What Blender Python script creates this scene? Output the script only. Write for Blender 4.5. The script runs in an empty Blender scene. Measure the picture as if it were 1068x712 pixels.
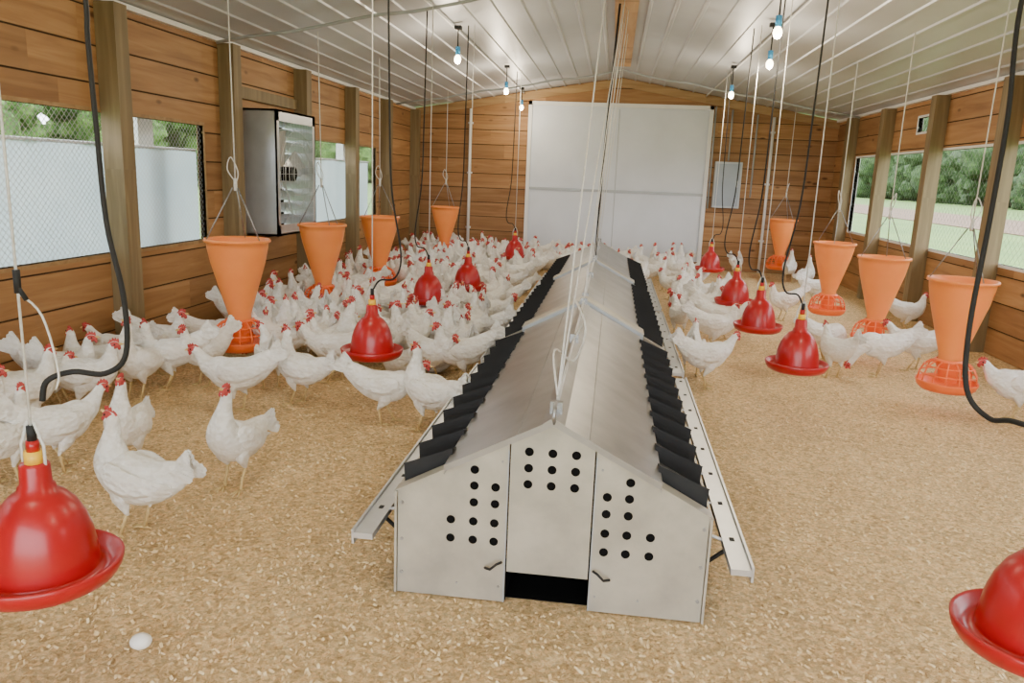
import bpy, math, random
from math import sin, cos, pi, radians, floor
from mathutils import Vector, Matrix
random.seed(11)
SC = bpy.context.scene
# ------------------------------------------------------------------ camera (1.4 m high, yawed 7 deg left, pitched 12 deg down)
H = 1.4
PS, TH, RL = radians(6.96), radians(12.07), 0.040
_R = Vector((cos(PS), sin(PS), 0)); _F = Vector((-sin(PS)*cos(TH), cos(PS)*cos(TH), -sin(TH)))
_U = Vector((-sin(PS)*sin(TH), cos(PS)*sin(TH), cos(TH)))
R2 = _R*cos(RL)+_U*sin(RL); U2 = _U*cos(RL)-_R*sin(RL)
cd = bpy.data.cameras.new("camera"); cam = bpy.data.objects.new("camera", cd)
SC.collection.objects.link(cam); SC.camera = cam
M = Matrix.Identity(4)
for i in range(3):
    M[i][0] = R2[i]; M[i][1] = U2[i]; M[i][2] = -_F[i]
M[2][3] = H
cam.matrix_world = M
cd.sensor_width = 36; cd.sensor_fit = 'HORIZONTAL'; cd.lens = 27.3
cd.clip_start = .05; cd.clip_end = 400
# ------------------------------------------------------------------ mesh builder
class MB:
    def __init__(s): s.v=[]; s.f=[]; s.m=[]; s.s=[]
    def add(s, vs, fs, mi=0, sm=False):
        o=len(s.v); s.v += [tuple(a) for a in vs]
        for k,f in enumerate(fs):
            s.f.append([o+i for i in f]); s.m.append(mi if isinstance(mi,int) else mi[k]); s.s.append(sm)
    def box(s, x0,x1,y0,y1,z0,z1, mi=0):
        vs=[(x,y,z) for x in (x0,x1) for y in (y0,y1) for z in (z0,z1)]
        s.add(vs,[(0,1,3,2),(4,6,7,5),(0,4,5,1),(2,3,7,6),(0,2,6,4),(1,5,7,3)],mi)
    def prism(s, poly, off, mi=0, sm=False):
        n=len(poly); off=Vector(off); a=[Vector(p) for p in poly]
        s.add(a+[p+off for p in a],[tuple(range(n))[::-1],tuple(range(n,2*n))]+[(i,(i+1)%n,n+(i+1)%n,n+i) for i in range(n)],mi,sm)
    def lathe(s, prof, c=(0,0,0), n=28, mi=0, sm=True):
        vs=[]; fs=[]
        for r,z in prof:
            for k in range(n):
                a=2*pi*k/n; vs.append((c[0]+r*cos(a),c[1]+r*sin(a),c[2]+z))
        for i in range(len(prof)-1):
            for k in range(n):
                k2=(k+1)%n; fs.append((i*n+k,i*n+k2,(i+1)*n+k2,(i+1)*n+k))
        s.add(vs,fs,mi,sm)
    def tube(s, pts, r, mi=0, n=6, cap=True):
        P=[Vector(p) for p in pts]; N=len(P)
        rr = r if isinstance(r,(list,tuple)) else [r]*N
        T=[(P[min(i+1,N-1)]-P[max(i-1,0)]).normalized() for i in range(N)]
        ref=Vector((1,0,0)) if abs(T[0].z)>.8 else Vector((0,0,1))
        nn=(ref-T[0]*ref.dot(T[0])).normalized(); vs=[]; fs=[]
        for i in range(N):
            nn=(nn-T[i]*nn.dot(T[i])).normalized(); b=T[i].cross(nn)
            for k in range(n):
                a=2*pi*k/n; vs.append(P[i]+(nn*cos(a)+b*sin(a))*rr[i])
        for i in range(N-1):
            for k in range(n):
                k2=(k+1)%n; fs.append((i*n+k,i*n+k2,(i+1)*n+k2,(i+1)*n+k))
        if cap: fs += [tuple(range(n))[::-1], tuple(range((N-1)*n,N*n))]
        s.add(vs,fs,mi,True)
    def loft(s, st, seg=14, mi=0, matf=None, lat=Vector((0,1,0))):
        N=len(st); P=[Vector(a[:3]) for a in st]; vs=[]; fs=[]; ms=[]
        for i in range(N):
            T=(P[min(i+1,N-1)]-P[max(i-1,0)]).normalized()
            S=(lat-T*lat.dot(T)).normalized(); Nn=T.cross(S)
            for k in range(seg):
                a=2*pi*k/seg; vs.append(P[i]+S*st[i][3]*cos(a)+Nn*st[i][4]*sin(a))
        for i in range(N-1):
            for k in range(seg):
                k2=(k+1)%seg; fs.append((i*seg+k,i*seg+k2,(i+1)*seg+k2,(i+1)*seg+k))
                ms.append(matf(i/(N-1),2*pi*(k+.5)/seg) if matf else mi)
        fs += [tuple(range(seg))[::-1], tuple(range((N-1)*seg,N*seg))]; ms += [ms[0],ms[-1]]
        s.add(vs,fs,ms,True)
    def ell(s, c, r, mi=0, nu=10, nv=6):
        vs=[];fs=[]
        for j in range(nv+1):
            t=pi*j/nv
            for k in range(nu):
                a=2*pi*k/nu; vs.append((c[0]+r[0]*sin(t)*cos(a),c[1]+r[1]*sin(t)*sin(a),c[2]+r[2]*cos(t)))
        for j in range(nv):
            for k in range(nu):
                k2=(k+1)%nu; fs.append((j*nu+k,(j+1)*nu+k,(j+1)*nu+k2,j*nu+k2))
        s.add(vs,fs,mi,True)
    def mesh(s, name, mats):
        me=bpy.data.meshes.new(name); me.from_pydata(s.v,[],s.f); 
        for m in mats: me.materials.append(m)
        me.polygons.foreach_set('material_index',s.m); me.polygons.foreach_set('use_smooth',s.s)
        me.update(); return me
    def obj(s, name, mats, loc=(0,0,0), rot=(0,0,0), parent=None):
        ob=bpy.data.objects.new(name,s.mesh(name,mats)); SC.collection.objects.link(ob)
        ob.location=loc; ob.rotation_euler=rot
        if parent: ob.parent=parent
        return ob
def cat(pts, n=4):
    out=[]; P=[pts[0]]+list(pts)+[pts[-1]]
    for i in range(1,len(P)-2):
        for k in range(n):
            t=k/n
            out.append(tuple(.5*((2*b)+(-a+c)*t+(2*a-5*b+4*c-d)*t*t+(-a+3*b-3*c+d)*t**3) for a,b,c,d in zip(P[i-1],P[i],P[i+1],P[i+2])))
    out.append(tuple(pts[-1])); return out
# ------------------------------------------------------------------ materials
class NT:
    def __init__(s,name):
        s.mat=bpy.data.materials.new(name); s.mat.use_nodes=True; s.t=s.mat.node_tree; s.n=s.t.nodes
        s.b=s.n['Principled BSDF']; s.out=s.n['Material Output']
    def a(s,typ,ins={},**props):
        nd=s.n.new(typ)
        for k,v in props.items(): setattr(nd,k,v)
        for k,v in ins.items():
            if isinstance(v,bpy.types.NodeSocket): s.t.links.new(v,nd.inputs[k])
            else: nd.inputs[k].default_value=v
        return nd
    def m(s,op,a,b=0.0,c=None):
        ins={0:a,1:b}
        if c is not None: ins[2]=c
        return s.a('ShaderNodeMath',ins,operation=op).outputs[0]
    def mix(s,f,a,b,blend='MIX'):
        return s.a('ShaderNodeMix',{0:f,6:a,7:b},data_type='RGBA',blend_type=blend).outputs[2]
    def ramp(s,f,stops):
        nd=s.a('ShaderNodeValToRGB',{0:f}); cr=nd.color_ramp
        while len(cr.elements)<len(stops): cr.elements.new(.5)
        for e,(p,c) in zip(cr.elements,stops): e.position=p; e.color=c if len(c)==4 else (*c,1)
        return nd.outputs[0]
    def noise(s,vec,scale,detail=4,rough=.55,dist=0):
        return s.a('ShaderNodeTexNoise',{'Vector':vec,'Scale':scale,'Detail':detail,'Roughness':rough,'Distortion':dist})
    def co(s): return s.a('ShaderNodeTexCoord').outputs['Object']
    def bump(s,h,st=.3,d=.01):
        s.t.links.new(s.a('ShaderNodeBump',{'Height':h,'Strength':st,'Distance':d}).outputs[0],s.b.inputs['Normal'])
    def set(s,**k):
        for n_,v in k.items():
            i=s.b.inputs[n_.replace('_',' ')]
            if isinstance(v,bpy.types.NodeSocket): s.t.links.new(v,i)
            else: i.default_value=v
        return s.mat
def c4(r,g,b): return (r,g,b,1)
def simple(name,col,rough=.5,metal=0,var=.12,sc=12,bump=0,**kw):
    t=NT(name); co=t.co(); n=t.noise(co,sc,5).outputs[0]
    lo=tuple(max(0,x*(1-var)) for x in col); hi=tuple(min(1,x*(1+var)) for x in col)
    t.set(Base_Color=t.ramp(n,[(.3,lo),(.7,hi)]),Roughness=rough,Metallic=metal,**kw)
    if bump: t.bump(t.noise(co,sc*6,3).outputs[0],bump,.004)
    return t.mat
def wood(name,axis,bh,dark,mid,light,joint=3.2,knots=True):
    t=NT(name); sp=t.a('ShaderNodeSeparateXYZ',{0:t.co()})
    X,Y,Z=sp.outputs
    if axis=='Y': al,ac,dp=Y,Z,X
    elif axis=='X': al,ac,dp=X,Z,Y
    else: al,ac,dp=Z,X,Y
    row=t.m('FLOOR',t.m('DIVIDE',ac,bh)) if bh else t.m('ADD',0.0,0.0)
    rw=t.a('ShaderNodeTexWhiteNoise',{'W':row},noise_dimensions='1D').outputs['Value']
    seg=t.m('FLOOR',t.m('DIVIDE',t.m('ADD',al,t.m('MULTIPLY',rw,joint)),joint))
    idv=t.a('ShaderNodeCombineXYZ',{0:row,1:seg})
    wn=t.a('ShaderNodeTexWhiteNoise',{'Vector':idv.outputs[0]},noise_dimensions='3D').outputs['Value']
    off=t.m('MULTIPLY',wn,37.0)
    v=t.a('ShaderNodeCombineXYZ',{0:t.m('ADD',t.m('MULTIPLY',al,.7),off),1:t.m('MULTIPLY',ac,9.0),2:t.m('MULTIPLY',dp,9.0)}).outputs[0]
    g=t.noise(v,1.6,6,.55,.6).outputs[0]
    col=t.ramp(g,[(.25,dark),(.5,mid),(.75,light)])
    col=t.mix(1.0,col,t.ramp(wn,[(0,(.72,.68,.64)),(1,(1.12,1.1,1.08))]),'MULTIPLY')
    if knots:
        kv=t.a('ShaderNodeCombineXYZ',{0:t.m('ADD',t.m('MULTIPLY',al,2.2),off),1:t.m('MULTIPLY',ac,5.0),2:0.0}).outputs[0]
        vo=t.a('ShaderNodeTexVoronoi',{'Vector':kv,'Scale':1.0}).outputs['Distance']
        col=t.mix(t.ramp(vo,[(.05,(1,1,1)),(.13,(0,0,0))]),col,c4(dark[0]*.4,dark[1]*.35,dark[2]*.3))
    t.bump(g,.15,.01)
    return t.set(Base_Color=col,Roughness=.6)
WD=((.26,.125,.045),(.38,.20,.078),(.48,.285,.125))
m_wallY=wood('stained_boards_side','Y',.235,*WD)
m_wallX=wood('stained_boards_end','X',.235,*WD)
m_gap=simple('board_joint_shadow_wood',(.05,.025,.010),.9,0,.1,3)
m_post=wood('treated_post','Z',0,(.16,.115,.055),(.23,.17,.085),(.32,.25,.13),knots=False)
m_beam=wood('ridge_plank_wood','Y',0,(.40,.22,.10),(.56,.34,.16),(.68,.46,.25))
m_trimw=wood('trim_wood','X',0,(.26,.15,.06),(.40,.25,.11),(.50,.34,.17),knots=False)
# litter
t=NT('litter_floor'); co=t.co()
n1=t.noise(co,1.1,5,.6).outputs[0]; n2=t.noise(co,48,7,.8,1.2).outputs[0]; n3=t.noise(co,9,5,.7).outputs[0]
vo=t.a('ShaderNodeTexVoronoi',{'Vector':co,'Scale':70.0,'Randomness':1.0}); vc=vo.outputs['Color']
col=t.ramp(n2,[(.34,(.38,.235,.09)),(.44,(.76,.54,.27)),(.55,(.92,.72,.42)),(.70,(1.0,.86,.58))])
col=t.mix(.55,col,t.mix(1.0,col,t.ramp(t.a('ShaderNodeSeparateColor',{0:vc}).outputs[0],[(0,(.50,.45,.39)),(1,(1.4,1.37,1.33))]),'MULTIPLY'))
col=t.mix(1.0,col,t.ramp(n1,[(.3,(.86,.81,.75)),(.7,(1.05,1.03,1.0))]),'MULTIPLY')
col=t.mix(1.0,col,t.ramp(n3,[(.3,(.86,.84,.81)),(.7,(1.05,1.04,1.03))]),'MULTIPLY')
t.bump(t.m('ADD',n2,t.m('MULTIPLY',n3,.8)),.7,.02); m_floor=t.set(Base_Color=col,Roughness=.95)
t=NT('wood_shaving'); co=t.co(); w=t.noise(co,45,2).outputs[0]
m_shav=t.set(Base_Color=t.ramp(w,[(.3,(.50,.33,.145)),(.5,(.80,.58,.30)),(.68,(.95,.77,.48))]),Roughness=.9)
# ceiling
t=NT('white_metal_liner'); co=t.co(); n=t.noise(co,.8,4).outputs[0]
m_ceil=t.set(Base_Color=t.ramp(n,[(.3,(.45,.465,.50)),(.7,(.55,.565,.595))]),Roughness=.40,Metallic=.1)
m_white=simple('white_panel',(.70,.745,.82),.45,0,.05,2)
m_whitetrim=simple('white_trim',(.82,.82,.82),.5,0,.05,4)
m_galv=simple('galvanized_steel',(.47,.445,.38),.42,.4,.16,7,.12)
m_galvroof=simple('galvanized_roof_sheet',(.37,.365,.36),.33,.65,.18,5,.1)
m_alu=simple('aluminium_rail',(.66,.67,.68),.35,.6,.06,9)
m_gray=simple('gray_painted_metal',(.42,.45,.48),.45,.3,.08,6)
m_fan=simple('stainless_fan_housing',(.56,.58,.60),.32,.55,.08,6)
m_dark=simple('hole_shade_and_motor_black',(.006,.006,.006),.95,0,.1,6,Specular_IOR_Level=.05)  # shade inside holes and notch painted near-black; same colour on fan motor
m_rubber=simple('black_rubber',(.010,.010,.011),.7,0,.2,9)
m_rope=simple('white_cord',(.72,.71,.68),.8,0,.1,60)
m_chain=simple('steel_chain',(.35,.35,.35),.4,.8,.3,60)
m_orange=simple('orange_plastic',(1.0,.30,.07),.42,0,.05,6,Subsurface_Weight=.3,Subsurface_Radius=(.06,.03,.01))
m_pan=simple('orange_red_pan',(.95,.18,.04),.4,0,.06,8)
m_red=simple('red_plastic',(.43,.006,.010),.30,0,.08,6,Coat_Weight=.1)
m_yel=simple('yellow_valve',(.85,.50,.03),.4,0,.1,10)
m_blue=simple('blue_socket',(.05,.35,.75),.4,0,.1,10)
m_egg=simple('egg_shell',(.9,.88,.83),.5,0,.04,8)
t=NT('lit_bulb'); m_bulb=t.set(Base_Color=c4(1,.9,.7),Emission_Color=c4(1,.82,.55),Emission_Strength=18.0)
# hen
t=NT('white_feathers'); co=t.co()
fv=t.a('ShaderNodeMapping',{'Vector':co,'Scale':(26,40,40)}).outputs[0]
f1=t.noise(fv,1.0,5,.6,.5).outputs[0]; f2=t.a('ShaderNodeTexVoronoi',{'Vector':fv,'Scale':1.3}).outputs['Distance']
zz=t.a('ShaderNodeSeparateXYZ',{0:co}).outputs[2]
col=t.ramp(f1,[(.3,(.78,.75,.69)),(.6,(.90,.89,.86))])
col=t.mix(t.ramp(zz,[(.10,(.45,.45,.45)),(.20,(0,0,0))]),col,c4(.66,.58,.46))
t.bump(t.m('ADD',f1,f2),.65,.012); m_hen=t.set(Base_Color=col,Roughness=.75)
m_comb=simple('red_comb',(.50,.06,.055),.6,0,.15,60)
m_beak=simple('beak_horn',(.72,.50,.20),.45,0,.1,60)
m_leg=simple('yellow_leg_skin',(.62,.45,.20),.6,0,.15,70)
m_eye=simple('hen_eye',(.02,.01,.01),.15,0,.1,60)
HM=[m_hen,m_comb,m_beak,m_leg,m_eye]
# outside
t=NT('grass'); co=t.co(); g1=t.noise(co,.25,5).outputs[0]; g2=t.noise(co,9,5,.7).outputs[0]
col=t.mix(.5,t.ramp(g2,[(.3,(.04,.11,.015)),(.7,(.14,.26,.045))]),t.ramp(g1,[(.35,(.08,.16,.03)),(.65,(.19,.28,.06))]))
m_grass=t.set(Base_Color=col,Roughness=.9)
m_dirt=simple('tilled_soil',(.17,.11,.07),.95,0,.3,2)
t=NT('foliage'); co=t.co(); g=t.noise(co,1.6,8,.8).outputs[0]
m_leaf=t.set(Base_Color=t.ramp(g,[(.35,(.008,.024,.005)),(.5,(.035,.085,.018)),(.65,(.10,.19,.045))]),Roughness=.8); t.bump(g,1,.4)
t=NT('foliage_light'); co=t.co(); g=t.noise(co,1.6,8,.8).outputs[0]
m_leaf2=t.set(Base_Color=t.ramp(g,[(.35,(.03,.08,.010)),(.5,(.10,.23,.035)),(.65,(.25,.40,.09))]),Roughness=.8); t.bump(g,1,.4)
m_bark=simple('bark',(.10,.07,.05),.9,0,.3,3)
t=NT('white_curtain_plastic'); co=t.co(); n=t.noise(co,2,3).outputs[0]
cc=t.ramp(n,[(.3,(.44,.52,.58)),(.7,(.55,.61,.65))])
d=t.a('ShaderNodeBsdfDiffuse',{'Color':cc}); tr=t.a('ShaderNodeBsdfTranslucent',{'Color':cc})
mx=t.a('ShaderNodeMixShader',{0:.6,1:d.outputs[0],2:tr.outputs[0]}); t.t.links.new(mx.outputs[0],t.out.inputs[0]); m_curt=t.mat
def wiremat(name,cell,wd,asp=1.0):
    t=NT(name); sp=t.a('ShaderNodeSeparateXYZ',{0:t.co()}); Y,Z=sp.outputs[1],sp.outputs[2]; Z=t.m('MULTIPLY',Z,asp)
    def ln(e):
        fr=t.m('FRACT',t.m('DIVIDE',e,cell)); return t.m('LESS_THAN',t.m('ABSOLUTE',t.m('SUBTRACT',fr,.5)),wd)
    f=t.m('MAXIMUM',ln(t.m('ADD',t.m('ADD',Y,Z),50.0)),ln(t.m('ADD',t.m('SUBTRACT',Y,Z),50.0)))
    t.set(Base_Color=c4(.45,.47,.49),Metallic=.3,Roughness=.5)
    tr=t.a('ShaderNodeBsdfTransparent'); mx=t.a('ShaderNodeMixShader',{0:f,1:tr.outputs[0],2:t.b.outputs[0]})
    t.t.links.new(mx.outputs[0],t.out.inputs[0]); return t.mat
m_wire=wiremat('poultry_wire',.045,.065); m_wire2=wiremat('chain_link_wire',.08,.022)
# ------------------------------------------------------------------ room shell
XW=3.4; YB=13.08; YF=-1.6; EZ=2.43; PK=2.99
def zc(x): return PK-(PK-EZ)*abs(x)/XW
def wall_strips(a0,a1,ztop,ops,bh=.235):
    z=0
    while z<ztop-1e-4:
        z1=min(z+bh,ztop); cuts=sorted({z,z1}|{q for o in ops for q in (o[2],o[3]) if z<q<z1})
        for za,zb in zip(cuts,cuts[1:]):
            iv=[(a0,a1)]
            for o in ops:
                if o[2]<zb-1e-5 and o[3]>za+1e-5:
                    nv=[]
                    for p,q in iv:
                        if o[1]<=p or o[0]>=q: nv.append((p,q)); continue
                        if o[0]>p: nv.append((p,o[0]))
                        if o[1]<q: nv.append((o[1],q))
                    iv=nv
            for p,q in iv: yield p,q,za,zb,(za==z),(zb==z1)
        z=z1
ZL0,ZL1=.77,1.70; ZR0,ZR1=.80,1.83
opL=[(.9,3.2,ZL0,ZL1),(3.7,6.24,ZL0,ZL1),(6.92,7.82,.80,1.84),(8.62,11.0,ZL0,ZL1)]
opR=[(.9,4.0,ZR0,ZR1),(4.7,11.95,ZR0,ZR1),(9.3,9.75,2.06,2.22),(12.2,12.5,1.9,2.1)]
def side_wall(name,sx,ops):
    mb=MB()
    for p,q,a,b,lo,hi in wall_strips(YF,YB,EZ,ops):
        g0=.006 if lo else 0; g1=.006 if hi else 0
        mb.box(min(sx*XW,sx*(XW+.03)),max(sx*XW,sx*(XW+.03)),p,q,a+g0,b-g1,0)
        mb.box(min(sx*(XW+.012),sx*(XW+.05)),max(sx*(XW+.012),sx*(XW+.05)),p,q,a,b,1)
    return mb.obj(name,[m_wallY,m_gap])
side_wall('wall_left',-1,opL); side_wall('wall_right',1,opR)
DX=1.44; DZ0,DZ1=.12,2.56
def end_wall(name,y,s,ops):
    mb=MB()
    for p,q,a,b,lo,hi in wall_strips(-XW-.05,XW+.05,PK,ops,.235):
        lim=lambda zz: XW+.05 if zz<=EZ else (PK-zz)/(PK-EZ)*XW+.02
        g0=.006 if lo else 0; g1=.006 if hi else 0
        for (ya,yb,u0,u1,mi) in ((y,y+s*.03,g0,g1,0),(y+s*.012,y+s*.05,0,0,1)):
            pb,qb=max(p,-lim(a)),min(q,lim(a)); pt,qt=max(p,-lim(b)),min(q,lim(b))
            if pb>=qb: continue
            if pt>qt: pt=qt=max(min((pt+qt)/2,q),p)
            mb.prism([(pb,ya,a+u0),(qb,ya,a+u0),(qt,ya,b-u1),(pt,ya,b-u1)],(0,yb-ya,0),mi)
    return mb.obj(name,[m_wallX,m_gap])
end_wall('wall_back',YB,1,[(-DX,DX,DZ0,DZ1)])
end_wall('wall_front',YF,-1,[(-2.4,2.4,0,2.45)])
mb=MB(); mb.add([(-XW-.05,YF-.05,0),(XW+.05,YF-.05,0),(XW+.05,YB+.05,0),(-XW-.05,YB+.05,0)],[(0,1,2,3)])
mb.add([(-XW-.05,YF-.05,-.15),(XW+.05,YF-.05,-.15),(XW+.05,YB+.05,-.15),(-XW-.05,YB+.05,-.15)],[(3,2,1,0)])
mb.obj('floor',[m_floor])
mb=MB()
sl=(PK-EZ)/XW
for sg in (-1,1):
    x=0; pr=[]
    while x<XW+.3:
        pr+= [(x,0),(x+.19,0),(x+.198,-.012),(x+.222,-.012)]; x+=.23
    for (xa,da),(xb,db) in zip(pr,pr[1:]):
        za=PK-sl*xa+da; zb=PK-sl*xb+db
        mb.add([(sg*xa,YF-.2,za),(sg*xb,YF-.2,zb),(sg*xb,YB+.2,zb),(sg*xa,YB+.2,za)],[(0,1,2,3)])
    mb.add([(0,YF-.2,PK+.08),(sg*(XW+.35),YF-.2,PK-sl*(XW+.35)+.08),(sg*(XW+.35),YB+.2,PK-sl*(XW+.35)+.08),(0,YB+.2,PK+.08)],[(0,1,2,3)])
mb.obj('ceiling',[m_ceil])
mb=MB(); mb.box(-.105,.105,YF,11.3,PK-.075,PK-.035,0); mb.obj('ridge_beam',[m_beam])
mb=MB()
for sg in (-1,1):
    mb.prism([(0,YB-.03,PK-.14),(sg*XW,YB-.03,EZ-.13),(sg*XW,YB-.03,EZ-.01),(0,YB-.03,PK-.02)],(0,.029,0))
mb.obj('trim_1',[m_trimw])
mb=MB()
for sg in (-1,1): mb.box(min(sg*(XW-.05),sg*XW),max(sg*(XW-.05),sg*XW),YF,YB-.03,EZ-.035,EZ+.0)
mb.obj('trim_2',[m_whitetrim])
for py in (.2,1.8,3.4,5.0,6.6,8.2,9.78,11.3,12.95):
    mb=MB(); mb.box(-.07,.07,-.07,.07,0,EZ-.04,0); mb.obj('wall_post',[m_post],(-XW+.072,py,0))
for py in (1.0,2.6,4.2,5.8,7.42,9.0,10.6,12.1):
    mb=MB(); mb.box(-.07,.07,-.07,.07,0,EZ-.04,0); mb.obj('wall_post',[m_post],(XW-.072,py,0))
def window(name,sx,y0,y1,z0,z1,wm):
    mb=MB(); xa=sx*(XW+.02)
    mb.add([(xa,y0,z0),(xa,y1,z0),(xa,y1,z1),(xa,y0,z1)],[(0,1,2,3)],1)
    x0,x1=sorted((sx*(XW-.004),sx*(XW+.055))); w=.025
    mb.box(x0,x1,y0,y1,z0-w,z0,0); mb.box(x0,x1,y0,y1,z1,z1+w,0)
    mb.box(x0,x1,y0-w,y0,z0-w,z1+w,0); mb.box(x0,x1,y1,y1+w,z0-w,z1+w,0)
    return mb.obj(name,[m_trimw if sx<0 else m_whitetrim,wm])
k=1
for o in opL:
    if o[3]<1.8: window('window_%d'%k,-1,*o,m_wire); k+=1
for o in opR:
    window('window_%d'%k,1,*o,m_wire2); k+=1
for y0,y1 in ((.8,6.35),(8.5,11.1)):
    mb=MB(); nseg=int((y1-y0)/.08); vs=[];fs=[]
    for i in range(nseg+1):
        yy=y0+(y1-y0)*i/nseg; off=.010*sin(yy*9)+.006*sin(yy*23)
        for zq in (.68,1.1,1.50): vs.append((-XW-.14+off,yy,zq))
    for i in range(nseg):
        for j in (0,1): fs.append((i*3+j,(i+1)*3+j,(i+1)*3+j+1,i*3+j+1))
    mb.add(vs,fs,0,True); mb.tube([(-XW-.14,y0,1.50),(-XW-.14,y1,1.50)],.012,1)
    mb.obj('window_curtain',[m_curt,m_whitetrim])
for y in (5.80,10.4):
    mb=MB(); mb.box(-.05,.05,-.10,.10,-.16,2.3,0); mb.box(-.06,.06,-.11,.11,-.16,-.05,0); mb.obj('outside_white_post',[m_whitetrim],(-XW-.28,y,0))
# ------------------------------------------------------------------ end door
mb=MB()
mb.box(-DX+.002,DX-.002,YB+.0,YB+.04,DZ0+.002,DZ1-.002,0)
for xa,xb in ((-DX+.06,-.006),(.006,DX-.06)):
    mb.box(xa,xb,YB-.018,YB+.0,DZ0+.03,1.18,0); mb.box(xa,xb,YB-.018,YB+.0,1.23,DZ1-.06,0)
mb.box(-.006,.006,YB-.004,YB-.001,DZ0+.03,DZ1-.06,2)
for x0,x1,z0,z1 in ((-DX-.03,-DX+.03,DZ0,DZ1+.03),(DX-.03,DX+.03,DZ0,DZ1+.03),(-DX-.03,DX+.03,DZ1-.03,DZ1+.03)):
    mb.box(x0,x1,YB-.045,YB-.001,z0,z1,1)
mb.box(-DX+.03,DX-.03,YB-.03,YB,1.185,1.225,2)
mb.obj('door_1',[m_white,m_whitetrim,m_gray])
mb=MB(); mb.box(1.56,1.98,YB-.12,YB-.001,1.02,1.74,0); mb.box(1.585,1.955,YB-.13,YB-.119,1.05,1.71,1); mb.box(1.90,1.93,YB-.14,YB-.129,1.35,1.45,2)
mb.obj('electrical_panel',[m_gray,simple('panel_door',(.30,.34,.39),.4,.3,.05,4),m_alu])
for x in (-2.42,2.40):
    mb=MB(); mb.tube([(x,YB-.06,0),(x,YB-.06,zc(x)-.15)],.022,0,10)
    for z in (.5,1.4,2.2): mb.box(x-.04,x+.04,YB-.04,YB-.001,z,z+.03,0)
    mb.obj('vertical_conduit_pipe',[m_whitetrim])
for x,z0 in ((1.50,1.0),(1.76,1.76),(2.15,1.2)):
    mb=MB(); mb.tube([(x,YB-.055,z0),(x,YB-.055,zc(x)-.16)],.013,0,8); mb.obj('electrical_conduit',[m_gray])
for y,xa,xb in ((6.4,-10,-3),(11.8,-10,10)):
    mb=MB(); pts=[(x*.098*XW,y,zc(x*.098*XW)-.05-.03*abs(sin(x))) for x in range(xa,xb+1)]
    mb.tube(pts,.014,0,8); mb.obj('ceiling_conduit',[m_gray])
# ------------------------------------------------------------------ fan
mb=MB(); y0,y1,z0,z1=6.90,7.84,.76,1.90; xa,xb=-XW-.05,-3.06
for b in ((y0,y0+.02,z0,z1),(y1-.02,y1,z0,z1),(y0,y1,z0,z0+.02),(y0,y1,z1-.02,z1)): mb.box(xa,xb,*b,0)
for b in ((y0,y0+.07,z0,z1),(y1-.07,y1,z0,z1),(y0,y1,z0,z0+.1),(y0,y1,z1-.1,z1)): mb.box(xb-.012,xb,*b,0)
cy,cz=(y0+y1)/2,(z0+z1)/2
for r in [.10*i for i in range(1,5)]:
    mb.tube([(xb+.005,cy+r*cos(a*pi/16),cz+r*sin(a*pi/16)) for a in range(33)],.0025,1,4)
for i in range(1,12):
    yy=y0+.07+i*.067; mb.tube([(xb+.002,yy,z0+.1),(xb+.002,yy,z1-.1)],.0015,1,4)
for i in range(1,14):
    z=z0+.1+i*.067
    if z<z1-.1: mb.tube([(xb+.002,y0+.07,z),(xb+.002,y1-.07,z)],.0015,1,4)
for a in range(4):
    A=a*pi/2+.4; d1=Vector((0,cos(A),sin(A))); d2=Vector((0,-sin(A),cos(A)))
    c=Vector((xb-.14,cy,cz)); X=Vector((1,0,0))
    mb.prism([c+d1*.07-d2*.05,c+d1*.40-d2*.10+X*.05,c+d1*.41+d2*.08-X*.03,c+d1*.07+d2*.05-X*.03],(.006,0,0),0)
mb.tube([(xb-.25,cy,cz),(xb-.03,cy,cz)],.07,2,14); mb.box(xb-.2,xb-.15,y0+.02,y1-.02,cz-.03,cz+.03,0)
for i in range(9): 
    z=z0+.06+i*.12; mb.prism([(-XW+.0,y0+.02,z),(-XW+.05,y0+.02,z+.10),(-XW+.055,y0+.02,z+.10),(-XW+.005,y0+.02,z)],(0,.90,0),0)
mb.obj('exhaust_fan',[m_fan,m_alu,m_dark])
mb=MB(); mb.box(-XW+.0,-XW+.05,6.7,8.1,1.98,2.08,0); mb.box(-XW+.0,-XW+.05,6.69,6.79,.6,2.08,0); mb.obj('fan_frame',[m_post])
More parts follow.
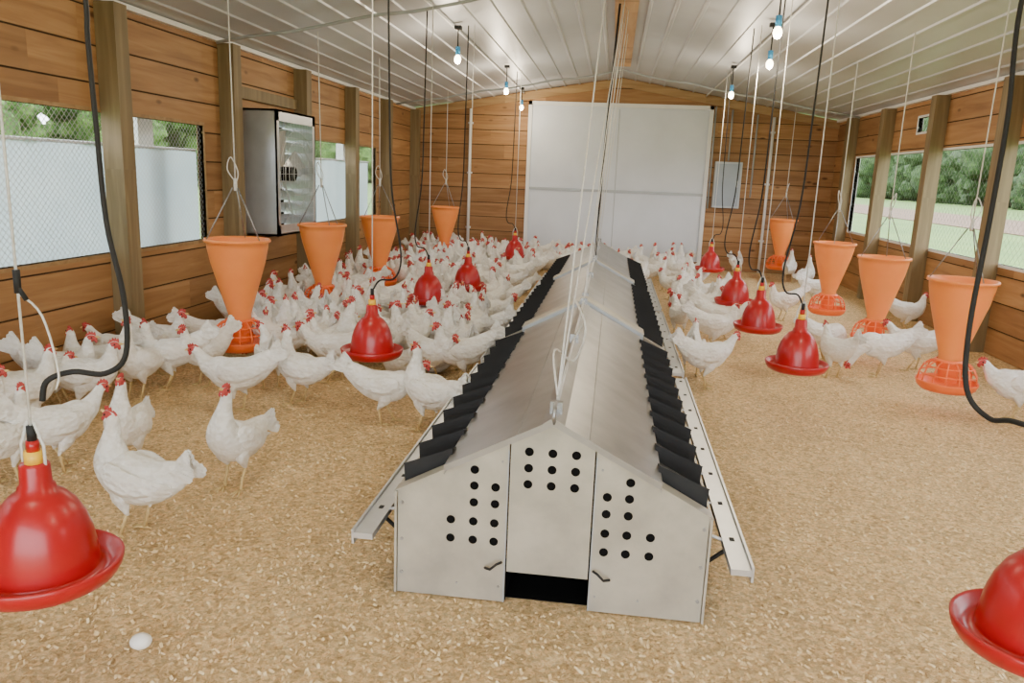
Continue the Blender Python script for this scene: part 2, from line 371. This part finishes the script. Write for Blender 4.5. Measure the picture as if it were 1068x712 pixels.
# ------------------------------------------------------------------ nest box
def nest(y0,y1,name,front):
    cx=-.14; w=.514; zs=.37; zr=.65; zb=.006; mb=MB()
    def P(f,y,up=0,s=1): return Vector((cx+s*w*f,y,zr-(zr-zs)*f+up))
    for yy in (y0,y1-.012):
        mb.prism([(cx-w,yy,zb),(cx-w*.27,yy,zb),(cx-w*.27,yy,zr-(zr-zs)*.27-.01),(cx-w,yy,zs)],(0,.012,0),0)
        mb.prism([(cx+w,yy,zb),(cx+w,yy,zs),(cx+w*.27,yy,zr-(zr-zs)*.27-.01),(cx+w*.27,yy,zb)],(0,.012,0),0)
        yf=yy-.006 if yy==y0 else yy+.006
        mb.prism([(cx-w*.26,yf,zb+.115),(cx+w*.26,yf,zb+.115),(cx+w*.26,yf,zr-(zr-zs)*.26-.012),(cx,yf,zr-.012),(cx-w*.26,yf,zr-(zr-zs)*.26-.012)],(0,.012,0),0)
    for s in (-1,1):
        a=cx+s*w; mb.box(min(a,a-s*.008),max(a,a-s*.008),y0-.008,y1,zb,zs,0)
        mb.box(min(a,a-s*.01),max(a,a-s*.01),y0,y1,zb,zs-.02,0)
        mb.prism([P(.26,y0-.010,-.006,s),P(1.0,y0-.010,.0,s),P(1.0,y0+.05,.0,s),P(.26,y0+.05,-.006,s)],(0,0,.003),0)
        n=Vector((s*(zr-zs),0,w)).normalized()
        mb.prism([P(-.0,y0-.03,.004,s),P(.67,y0-.03,.012,s),P(.67,y1,.012,s),P(0,y1,.004,s)],n*.006,1)
        mb.prism([P(.67,y0-.03,.012,s),P(.67,y0-.03,-.012,s),P(.67,y1,-.012,s),P(.67,y1,.012,s)],n*.002,1)
        mb.prism([P(.0,y0-.034,.014,s),P(.67,y0-.034,.022,s),P(.67,y0-.034,-.0,s),P(0,y0-.034,-.008,s)],(0,.004,0),1)
        if not front:
            mb.prism([P(.0,y0-.12,.03,s),P(.72,y0-.12,.035,s),P(.72,y0+.05,.035,s),P(0,y0+.05,.03,s)],n*.006,0)
            mb.prism([P(.0,y0-.12,.03,s),P(.72,y0-.12,.035,s),P(.72,y0-.12,.0,s),P(0,y0-.12,.0,s)],(0,.006,0),5)
        mb.prism([P(.22,y0-.03,.014,s),P(.232,y0-.03,.014,s),P(.232,y1,.014,s),P(.22,y1,.014,s)],n*.003,1)
        mb.prism([P(.62,y0+.01,-.06,s),P(1.0,y0+.01,-.02,s),P(1.0,y1-.01,-.02,s),P(.62,y1-.01,-.06,s)],n*.004,2)
        k=11; ys=y0+.07; dy=(y1-ys)/k
        for i in range(k):
            a0=ys+i*dy; b0=a0+dy*.95
            u=.058
            A,B=P(.66,a0,u*.6,s),P(.98,a0,u,s); C,D=P(.98,b0,-.016,s),P(.66,b0,-.016,s)
            mb.prism([A,B,C,D],n*.005,2)
            mb.prism([A,B,P(.97,a0,-.03,s),P(.66,a0,-.03,s)],(0,.004,0),2)
    mb.prism([(cx-.035,y0-.035,zr-.002),(cx,y0-.035,zr+.022),(cx+.035,y0-.035,zr-.002)],(0,y1-y0+.03,0),1)
    mb.tube([(cx,y0+.02,zr+.035),(cx,y1-.02,zr+.035)],.006,4,6)
    for yy in (y0+.05,(y0+y1)/2,y1-.05): mb.box(cx-.02,cx+.02,yy-.012,yy+.012,zr+.01,zr+.05,3)
    mb.box(cx-w*.27,cx+w*.27,y0+.30,y0+.306,zb,zb+.15,6)  # near-black lining: darkness of the notch opening put in as colour
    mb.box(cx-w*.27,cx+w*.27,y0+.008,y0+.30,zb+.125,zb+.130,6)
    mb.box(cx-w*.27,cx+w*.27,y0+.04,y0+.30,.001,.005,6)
    for s in (-1,1):
        a=cx+s*w*.272; mb.box(a-.003,a+.003,y0+.013,y0+.30,zb,zb+.13,6)
        for yy in (y0+.03,y1-.06): mb.box(cx+s*.49-.015,cx+s*.49+.015,yy,yy+.03,0,zb+.02,2)
    hs=[]
    for i in (-1,0,1):
        for j in (0,1,2): hs.append((i*.075,.555-j*.055-.012))
    for s in (-1,1):
        for (dx,z) in ((.25,.465),(.25,.41),(.18,.41),(.25,.352),(.18,.352),(.25,.285),(.325,.285),(.18,.285),(.25,.22),(.18,.22),(.325,.22)): hs.append((s*dx,z))
    if front:
        for dx,z in hs:
            yy=y0-.0075 if abs(dx)<.1 else y0-.0015
            mb.prism([(cx+dx+.0145*cos(a*pi/8),yy,z+.0145*sin(a*pi/8)) for a in range(16)],(0,.002,0),6)  # flat near-black discs, painting the shade inside holes that are not cut
        for s in (-1,1):
            for zq in (.08,.20,.33): mb.prism([(cx+s*.49+.006*cos(a*pi/4),y0-.004,zq+.006*sin(a*pi/4)) for a in range(8)],(0,.004,0),3)
            for dx,zq in ((.16,.06),(.30,.06),(.16,.50)): mb.prism([(cx+s*dx+.004*cos(a*pi/4),y0-.004,zq+.004*sin(a*pi/4)) for a in range(8)],(0,.004,0),3)
            mb.box(min(cx+s*.139,cx+s*.143),max(cx+s*.139,cx+s*.143),y0-.002,y0,zb,.54,5)
            mb.tube([(cx+s*.15,y0-.012,.155),(cx+s*.165,y0-.03,.155),(cx+s*.185,y0-.03,.135),(cx+s*.205,y0-.012,.13)],.0045,2,6)
        mb.tube([(cx,y0-.03,zr+.0),(cx,y0-.05,zr+.03),(cx,y0-.02,zr+.06),(cx,y0+.03,zr+.05)],.006,3,6)
    for s in (-1,1):
        ya,yb=(y0-.06 if front else y0),y1
        xr=cx+s*.605
        mb.prism([(xr-.032,ya,.235),(xr+.032,ya,.235),(xr+.032,ya,.215),(xr-.032,ya,.215)],(0,yb-ya,0),4)
        mb.prism([(xr+s*.035-.004,ya,.245),(xr+s*.035+.004,ya,.245),(xr+s*.035+.004,ya,.195),(xr+s*.035-.004,ya,.195)],(0,yb-ya,0),4)
        yy=y0+.15
        while yy<y1:
            mb.tube([(cx+s*w,yy,.13),(xr,yy,.21)],.008,2,6); mb.tube([(cx+s*w,yy,.25),(xr,yy,.22)],.006,4,6)
            mb.box(xr-.008,xr+.008,yy-.012,yy+.012,.2355,.237,2); yy+=.3
    return mb.obj(name,[m_galv,m_galvroof,m_rubber,m_chain,m_alu,m_gray,m_dark])
nest(2.34,4.66,'metal_nest_box',True); nest(4.80,7.10,'metal_nest_box',False); nest(7.24,9.5,'metal_nest_box',False)
CXN=-.14
mb=MB()
for y,xc,yc in ((2.42,-.10,4.9),(2.45,-.02,7.2),(4.62,-.03,7.4),(4.85,-.0,7.5),(7.05,-.02,7.3),(7.3,.02,7.6),(9.4,.03,8.8)):
    mb.tube([(CXN,y,.70),(xc,yc,PK-.08)],.0035,0,5)
mb.tube([(CXN,7.3,.70),(-.12,7.3,1.6),(-.06,7.35,PK-.08)],.010,1,6)
mb.tube(cat([(CXN,2.42,.71),(CXN-.03,2.6,.82),(CXN+.03,2.8,.74),(CXN+.07,2.7,.88),(CXN+.02,2.9,.95),(CXN+.05,3.2,.82),(CXN,3.3,.71)],5),.004,0,5)
mb.obj('nest_hoist_cables',[m_rope,m_rubber])
# ------------------------------------------------------------------ feeders
def feeder(x,y,z0,tilt=0,rz=0,sc=1.0):
    mb=MB(); 
    prof=[(.075,.20),(.076,.24),(.106,.34),(.146,.48),(.180,.60),(.200,.70),(.204,.735),(.217,.738),(.220,.748),(.216,.760),(.207,.758),(.200,.745),(.192,.70),(.172,.60),(.138,.48),(.098,.34),(.069,.24),(.068,.20)]
    mb.lathe(prof,n=36,mi=0)
    mb.lathe([(.0,.66),(.12,.655),(.18,.64)],n=24,mi=4)
    mb.lathe([(.060,.05),(.066,.12),(.085,.17),(.098,.19),(.098,.205),(.085,.21)],n=28,mi=1)
    for k in range(14):
        a=2*pi*k/14; c,s=cos(a),sin(a)
        mb.tube([(c*r,s*r,z) for r,z in ((.088,.195),(.125,.180),(.158,.150),(.178,.105),(.185,.045))],.0055,1,5)
    for r,z in ((.150,.158),(.178,.105)): mb.tube([(r*cos(a*pi/14),r*sin(a*pi/14),z) for a in range(29)],.005,1,5)
    mb.lathe([(0,.0),(.10,.0),(.155,.004),(.180,.022),(.190,.055),(.196,.060),(.196,.052),(.184,.016),(.158,-.008),(0,-.012)],n=36,mi=1)
    for k in range(3):
        a=2*pi*k/3+.5; mb.tube([(.205*cos(a),.205*sin(a),.75),(.02*cos(a),.02*sin(a),1.10)],.0045,2,5)
    top=(zc(x)-z0-.05)/sc
    mb.tube([(0,0,1.08),(0,0,1.16)],.012,3,6); mb.tube([(0,0,1.1),(.01,0,top)],.0045,3,5)
    mb.tube(cat([(0,0,1.14),(.05,.0,1.22),(.02,.02,1.30),(-.02,0,1.2),(0.0,0,1.12)],5),.004,3,5)
    o=mb.obj('hanging_poultry_feeder',[m_orange,m_pan,m_chain,m_rope,m_floor],(x,y,z0),(0,tilt,rz)); o.scale=(sc,)*3
    return o
FP=[(-2.48,4.94),(-2.54,6.66),(-2.49,8.21),(-2.45,11.33),(2.54,12.22),(2.19,8.07),(2.19,6.6),(2.19,5.15)]
for x,y in FP: feeder(x,y,.17,random.uniform(-.01,.01),random.uniform(0,6),.93 if 0<x<2.4 else .98)
# ------------------------------------------------------------------ drinkers
def drinker(x,y,z0,hose):
    mb=MB()
    mb.lathe([(.0,.315),(.030,.315),(.034,.310),(.036,.262),(.042,.256),(.044,.243),(.062,.232),(.086,.205),(.105,.168),(.118,.125),(.125,.08),(.128,.04),(.130,.030),(.145,.028),(.162,.036),(.174,.052),(.181,.056),(.185,.052),(.180,.030),(.168,.010),(.150,.0),(.0,-.002)],n=40,mi=0)
    mb.tube([(0,0,.31),(0,0,.345)],.022,1,12); mb.tube([(0,0,.345),(0,0,.372)],.015,0,10); mb.tube([(0,0,.37),(0,0,.41)],.011,2,8)
    for s in (-1,1): mb.tube([(s*.03,0,.30),(s*.03,0,.36),(s*.008,0,.42)],.004,3,5)
    top=zc(x)-z0-.06
    mb.tube([(0,0,.41),(0,0,top)],.0035,3,5)
    if hose is None:
        dx=random.choice((-1,1))*random.uniform(.08,.15); dy=random.uniform(-.1,.1)
        hose=[(0,0,.39),(dx*.3,0,.46),(dx*.9,dy*.5,.48),(dx*1.1,dy,.62),(dx*.7,dy,1.0),(dx*.6,dy,1.5),(dx*.5,dy,zc(abs(x)+.15)-z0-.06)]
    mb.tube(cat(hose,6),.0055 if y>3 else .0075,2,7)
    if y<2 and x<0:
        mb.tube([(0,0,.735),(0,.0,.79)],.008,2,8); mb.tube([(.0,0,.75),(.02,0,.72)],.006,2,6)
        mb.tube(cat([(.0,0,.735),(.04,.02,.68),(.07,.02,.55),(.06,.02,.50)],5),.0028,3,5)
    mb.obj('bell_drinker',[m_red,m_yel,m_rubber,m_rope],(x,y,z0))
for x,y in [(-1.37,4.37),(-1.51,6.38),(-1.34,7.28),(-1.27,10.28),(1.25,10.03),(1.16,7.29),(1.15,6.03),(1.16,4.77)]: drinker(x,y,.31,None)
b1=(-1.37,1.64,.35); b2=(1.06,1.81,.345)
hl=[(-1.39,1.71,0.8),(-1.38,1.72,0.85),(-1.33,1.75,0.87),(-1.27,1.79,0.86),(-1.25,1.85,0.9),(-1.3,1.93,1.04),(-1.39,2.01,1.23),(-1.47,2.11,1.49),(-1.54,2.2,1.74),(-1.57,2.24,1.92),(-1.63,2.24,2.66)]
hr=[(1.06,1.81,.76),(1.10,1.92,.83),(1.06,2.07,.83),(1.04,2.16,.81),(1.00,2.22,.87),(1.02,2.31,1.03),(1.08,2.43,1.33),(1.14,2.56,1.63),(1.16,2.64,1.91),(1.19,2.68,2.2),(1.2,2.70,2.72)]
drinker(*b1,[(a-b1[0],b-b1[1],c-b1[2]) for a,b,c in hl])
drinker(*b2,[(a-b2[0],b-b2[1],c-b2[2]) for a,b,c in hr])
# ------------------------------------------------------------------ lamps
for x,y in [(-1.51,7.39),(-1.42,10.01),(1.25,7.26),(1.28,9.76),(1.03,5.8),(-1.5,3.6),(1.3,3.3),(-1.5,1.2),(1.3,1.0),(-1.5,12.3)]:
    zt=zc(x); mb=MB()
    mb.tube([(0,0,zt-.03),(0,0,2.50)],.006,2,6); mb.box(-.03,.03,-.03,.03,zt-.06,zt-.03,2)
    mb.tube([(0,0,2.53),(0,0,2.46)],.022,1,10); mb.ell((0,0,2.42),(.032,.032,.042),0)
    mb.obj('hanging_light_bulb',[m_bulb,m_blue,m_rubber],(x,y,0))
    ld=bpy.data.lights.new('bulb_light','POINT'); ld.energy=30; ld.color=(1,.85,.63); ld.shadow_soft_size=.05
    lo=bpy.data.objects.new('bulb_light',ld); SC.collection.objects.link(lo); lo.location=(x,y,2.34)
for x in (-1.55,1.33):
    mb=MB(); mb.tube([(x,YF+.05,zc(x)-.035),(x,YB-.05,zc(x)-.035)],.010,0,6); mb.obj('ceiling_cable_run',[m_whitetrim])
# ------------------------------------------------------------------ hens
NECK={
 'up':[(.122,0,.285,.047,.056),(.135,0,.320,.034,.040),(.140,0,.350,.026,.029),(.147,0,.378,.022,.024),(.163,0,.391,.020,.021),(.181,0,.389,.013,.014),(.190,0,.386,.006,.006)],
 'alert':[(.108,0,.300,.047,.056),(.112,0,.345,.033,.037),(.113,0,.385,.025,.028),(.118,0,.412,.022,.024),(.134,0,.424,.020,.021),(.152,0,.421,.013,.014),(.161,0,.418,.006,.006)],
 'walk':[(.140,0,.268,.047,.054),(.170,0,.298,.034,.037),(.190,0,.324,.026,.028),(.206,0,.345,.022,.023),(.226,0,.352,.020,.021),(.244,0,.347,.013,.014),(.253,0,.343,.006,.006)],
 'peck':[(.140,0,.215,.047,.053),(.170,0,.175,.034,.037),(.190,0,.135,.026,.028),(.205,0,.100,.022,.023),(.220,0,.078,.020,.020),(.232,0,.058,.013,.013),(.237,0,.048,.006,.006)],
 'turn':[(.118,.008,.290,.047,.056),(.124,.015,.328,.034,.039),(.125,.022,.360,.026,.029),(.128,.032,.385,.022,.024),(.138,.046,.395,.020,.021),(.150,.060,.392,.013,.014),(.157,.067,.388,.006,.006)],
}
def hen_mesh(name,pose,tail=40,sit=False,step=.0,mir=1,steep=0):
    mb=MB(); nk=[(a,b*mir,c,d,e) for a,b,c,d,e in NECK[pose]]
    body=[(-.235,0,.345,.008,.030),(-.210,0,.328,.022,.048),(-.175,0,.302,.042,.060),(-.128,0,.268,.062,.072),(-.075,0,.240,.077,.085),(-.015,0,.226,.085,.092),(.045,0,.229,.081,.089),(.093,0,.250,.066,.075)]
    st=cat(body+nk,4); nt=len(body)+len(nk)-1
    hstart=(len(body)+3.4)/nt
    def mf(t,a):
        if t>hstart and abs(cos(a))>.55: return 1
        return 0
    mb.loft(st,16,0,mf)
    hc=Vector(nk[4][:3]); d=(Vector(nk[5][:3])-Vector(nk[3][:3])).normalized()
    s=Vector((0,1,0)); s=(s-d*s.dot(d)).normalized(); u=d.cross(s).normalized()
    if u.dot(Vector((-d.z,0,d.x)))<0: u=-u
    def hp(a,b,c=0): return hc+d*a+u*b+s*c
    comb=[(-.022,.008),(-.032,.020),(-.022,.024),(-.016,.034),(-.009,.027),(-.001,.040),(.006,.028),(.014,.037),(.018,.025),(.026,.028),(.028,.015),(.024,.006)]
    pl=[hp(a,b,-.003+ (.008 if b>.025 else 0)) for a,b in comb]; mb.prism(pl,s*.005,1)
    mb.tube([hp(.020,-.002),hp(.034,-.004),hp(.046,-.010)],[.0085,.006,.001],2,8)
    for q in (-1,1):
        mb.ell(hp(.006,.004,q*.0185),(.0045,.0035,.0045),4,8,5)
        mb.tube([hp(.014,-.010,q*.006),hp(.016,-.020,q*.008),hp(.014,-.031,q*.007)],[.004,.0065,.0025],1,7)
        mb.ell(hp(-.006,-.008,q*.019),(.005,.003,.006),0,7,4)
    for q in (-1,1):
        wst=[(.078,q*.062,.262,.004,.012),(.058,q*.071,.256,.014,.038),(.01,q*.080,.248,.018,.054),(-.05,q*.079,.247,.017,.051),(-.11,q*.066,.255,.013,.038),(-.16,q*.048,.270,.008,.024),(-.205,q*.032,.288,.003,.006)]
        mb.loft(cat(wst,3),10,0)
        for i in range(4):
            z=.270-i*.014; L=.20-.018*i; y=q*(.054-.002*i)
            mb.prism([(-.08,y+q*.020,z+.012),(-.08,y+q*.020,z-.012),(-L+.02,y-q*.006,z+.006),(-L-.012,y-q*.012,z+.018),(-L+.01,y-q*.006,z+.024)],(0,q*.003,0),0)
    for q in (-1,1):
        for i in range(7):
            an=radians(tail-24+i*8.5); L=.108+.010*sin(i*1.3)
            o=Vector((-.190,q*(.004+.0035*(6-i)),.322)); dr=Vector((-cos(an),q*.06*(6-i)/6,sin(an))); pr=Vector((sin(an),0,cos(an)))
            mb.prism([o-pr*.016,o+dr*L*.5-pr*.020,o+dr*L*.86-pr*.016,o+dr*L-pr*.004,o+dr*L*.97+pr*.008,o+dr*L*.5+pr*.018,o+pr*.014],(0,q*.003,0),0)
    if steep:
        ca,sa=cos(steep),sin(steep); out=[]
        for x,y,z in mb.v:
            z0=z-.20
            out.append((x*ca-z0*sa*.9,y,.20+x*sa+z0*ca))
        mb.v=out
    if not sit:
        for q in (-1,1):
            fx=.012+q*step
            mb.loft(cat([(.0,q*.042,.225,.034,.052),(.002+q*step*.1,q*.048,.172,.031,.043),(-.010+q*step*.3,q*.048,.136,.019,.025),(-.022+q*step*.5,q*.046,.108,.009,.010),(-.024+q*step*.5,q*.045,.098,.006,.007)],3),10,0,lat=Vector((0,1,0)))
            hk=Vector((-.023+q*step*.5,q*.045,.105)); ft=Vector((fx,q*.045,.010))
            mb.tube([hk,hk.lerp(ft,.5),ft],[.0075,.006,.0068],3,8)
            for a,L in ((-.42,.048),(0,.060),(.42,.048),(pi-.2*q,.026)):
                e=ft+Vector((cos(a)*L,sin(a)*L,-.006)); mm=ft+Vector((cos(a)*L*.5,sin(a)*L*.5,.001))
                mb.tube([ft,mm,e],[.006,.005,.0025],3,6)
    me=mb.mesh(name,HM)
    if sit:
        for v in me.vertices: v.co.z-=.132
    return me
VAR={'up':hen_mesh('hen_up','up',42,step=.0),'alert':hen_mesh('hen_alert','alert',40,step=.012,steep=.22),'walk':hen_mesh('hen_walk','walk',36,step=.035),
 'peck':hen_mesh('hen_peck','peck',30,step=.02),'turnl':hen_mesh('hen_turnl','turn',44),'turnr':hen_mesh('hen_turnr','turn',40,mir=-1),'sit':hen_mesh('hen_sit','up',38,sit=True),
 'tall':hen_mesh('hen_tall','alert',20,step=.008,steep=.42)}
HP=[(-2.53,2.87,100,'up'),(-2.42,3.07,70,'walk'),(-2.13,3.12,285,'tall'),(-1.74,2.56,166,'alert'),(-1.58,3.04,262,'tall'),(-2.08,4.06,186,'walk'),(-2.54,4.56,250,'up'),(-2.75,4.14,265,'tall'),(-2.83,3.81,15,'up'),
(-3.0,3.60,60,'walk'),(-3.02,3.22,20,'up'),(-2.90,3.45,80,'up'),(-1.81,4.31,160,'alert'),(-1.77,4.85,185,'walk'),(-2.10,4.57,120,'turnl'),(-1.20,4.09,12,'walk'),(-.95,4.02,150,'alert'),
(-.95,4.99,200,'up'),(-.98,5.35,110,'walk'),(-1.16,5.0,330,'walk'),(-1.44,5.45,20,'up'),(-2.97,4.77,0,'up'),(-2.70,4.42,200,'turnr'),(-2.80,5.15,30,'peck'),(-2.07,5.26,80,'up'),(-1.85,5.58,350,'turnl'),
(-3.05,4.20,200,'turnr'),(-3.05,3.92,20,'up'),(-3.08,4.50,180,'walk'),(-2.22,5.10,20,'up'),(-.98,5.93,170,'walk'),(-2.50,5.35,300,'up'),
(.71,5.39,28,'walk'),(.64,5.69,80,'up'),(.92,6.65,10,'up'),(.66,7.13,100,'turnl'),(.87,7.39,200,'walk'),(1.72,5.95,110,'up'),(1.80,6.55,20,'peck'),(2.10,6.12,185,'peck'),(2.45,6.39,165,'walk'),
(3.0,8.17,5,'up'),(2.60,5.11,182,'walk'),(1.85,8.46,200,'up'),(2.48,9.74,20,'walk'),(1.10,8.68,210,'up')]
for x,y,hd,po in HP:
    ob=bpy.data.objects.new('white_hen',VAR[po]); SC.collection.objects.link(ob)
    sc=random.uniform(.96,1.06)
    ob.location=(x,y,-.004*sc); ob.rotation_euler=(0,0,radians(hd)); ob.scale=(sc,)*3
pts=[(a,b) for a,b,_,_ in HP]
fl=bpy.data.collections.new('hen_flock')
keys=['up','up','alert','walk','walk','peck','turnl','turnr','sit','alert','tall']
def scatter(x0,x1,y0,y1,n,md,ok=lambda x,y:True):
    c=0
    for _ in range(n*40):
        if c>=n: break
        x=random.uniform(x0,x1); y=random.uniform(y0,y1)
        if not ok(x,y): continue
        if any((x-a)**2+(y-b)**2<md*md for a,b in pts): continue
        if any((x-a)**2+(y-b)**2<.28**2 for a,b in FP): continue
        pts.append((x,y)); c+=1
        o=bpy.data.objects.new('flock_hen',VAR[random.choice(keys)]); fl.objects.link(o)
        o.location=(x,y,0); o.rotation_euler=(0,0,random.uniform(0,2*pi)); s=random.uniform(.92,1.05); o.scale=(s,)*3
    return c
def clump(x,y): return sin(x*5.1+1.3*y)+sin(y*3.3-2.1*x)> -1.0
n1=scatter(-3.02,-1.02,5.1,12.7,255,.205,clump)
n2=scatter(.72,1.10,6.6,12.6,24,.25)
n3=scatter(-1.02,.9,9.8,12.7,26,.25)
n4=scatter(1.4,3.0,9.5,12.7,3,.8)
fe=bpy.data.objects.new('hen_flock',None); fe.instance_type='COLLECTION'; fe.instance_collection=fl; SC.collection.objects.link(fe)
mb=MB(); mb.ell((0,0,0),(.031,.024,.024),0,16,10); mb.obj('egg',[m_egg],(-1.29,1.89,.024),(0,0,.4))
mb=MB()
for i in range(80000):
    y=.9+6.4*random.random()**1.6; x=random.uniform(-3.22,3.22)
    if abs(x)>.8*y+.6: continue
    if abs(x-CXN)<.53 and y>2.32: continue
    L=random.uniform(.003,.010); W=random.uniform(.0015,.0045); a=random.uniform(0,pi); tl=random.uniform(-.45,.45)
    c,s=cos(a),sin(a); z=.001+abs(tl)*.006
    mb.add([(x-c*L-s*W,y-s*L+c*W,z-tl*L),(x+c*L-s*W,y+s*L+c*W,z+tl*L),(x+c*L+s*W,y+s*L-c*W,z+tl*L+.003),(x-c*L+s*W,y-s*L-c*W,z-tl*L+.003)],[(0,1,2,3)])
mb.obj('wood_shavings',[m_shav])
# ------------------------------------------------------------------ outside
mb=MB(); mb.add([(-160,-120,-.16),(160,-120,-.16),(160,230,-.16),(-160,230,-.16)],[(0,1,2,3)]); mb.obj('grass_field',[m_grass])
mb=MB(); mb.box(16,25,-20,150,-.158,-.12); mb.obj('dirt_strip',[m_dirt])
def trees(name,xc,hmin,hmax,seed,ml,ymax,dmin,dmax):
    rr=random.Random(seed); mb=MB()
    y=-10
    while y<ymax:
        x=xc+rr.uniform(-3,3); h=rr.uniform(hmin,hmax)
        mb.tube([(x,y,-.16),(x,y,h*.5)],[.25,.15],1,8)
        for k in range(11):
            r=h*rr.uniform(.14,.24); c=Vector((x+rr.uniform(-2,2),y+rr.uniform(-2.4,2.4),h*rr.uniform(.10,.88)))
            o=len(mb.v); mb.ell(c,(r,r,r*.9),0,18,12)
            for i in range(o,len(mb.v)):
                p=Vector(mb.v[i]); mb.v[i]=tuple(p+(p-c)*rr.uniform(-.22,.26))
        y+=rr.uniform(dmin,dmax)
    mb.obj(name,[ml,m_bark])
trees('tree_line',-30,3.6,6.5,3,m_leaf2,120,1.3,2.2); trees('tree_line',50,10,14,5,m_leaf,190,2.0,3.0)
w=bpy.data.worlds.new('overcast_sky'); SC.world=w; w.use_nodes=True
bg=w.node_tree.nodes['Background']; bg.inputs[0].default_value=(.92,.96,1,1); bg.inputs[1].default_value=7.5
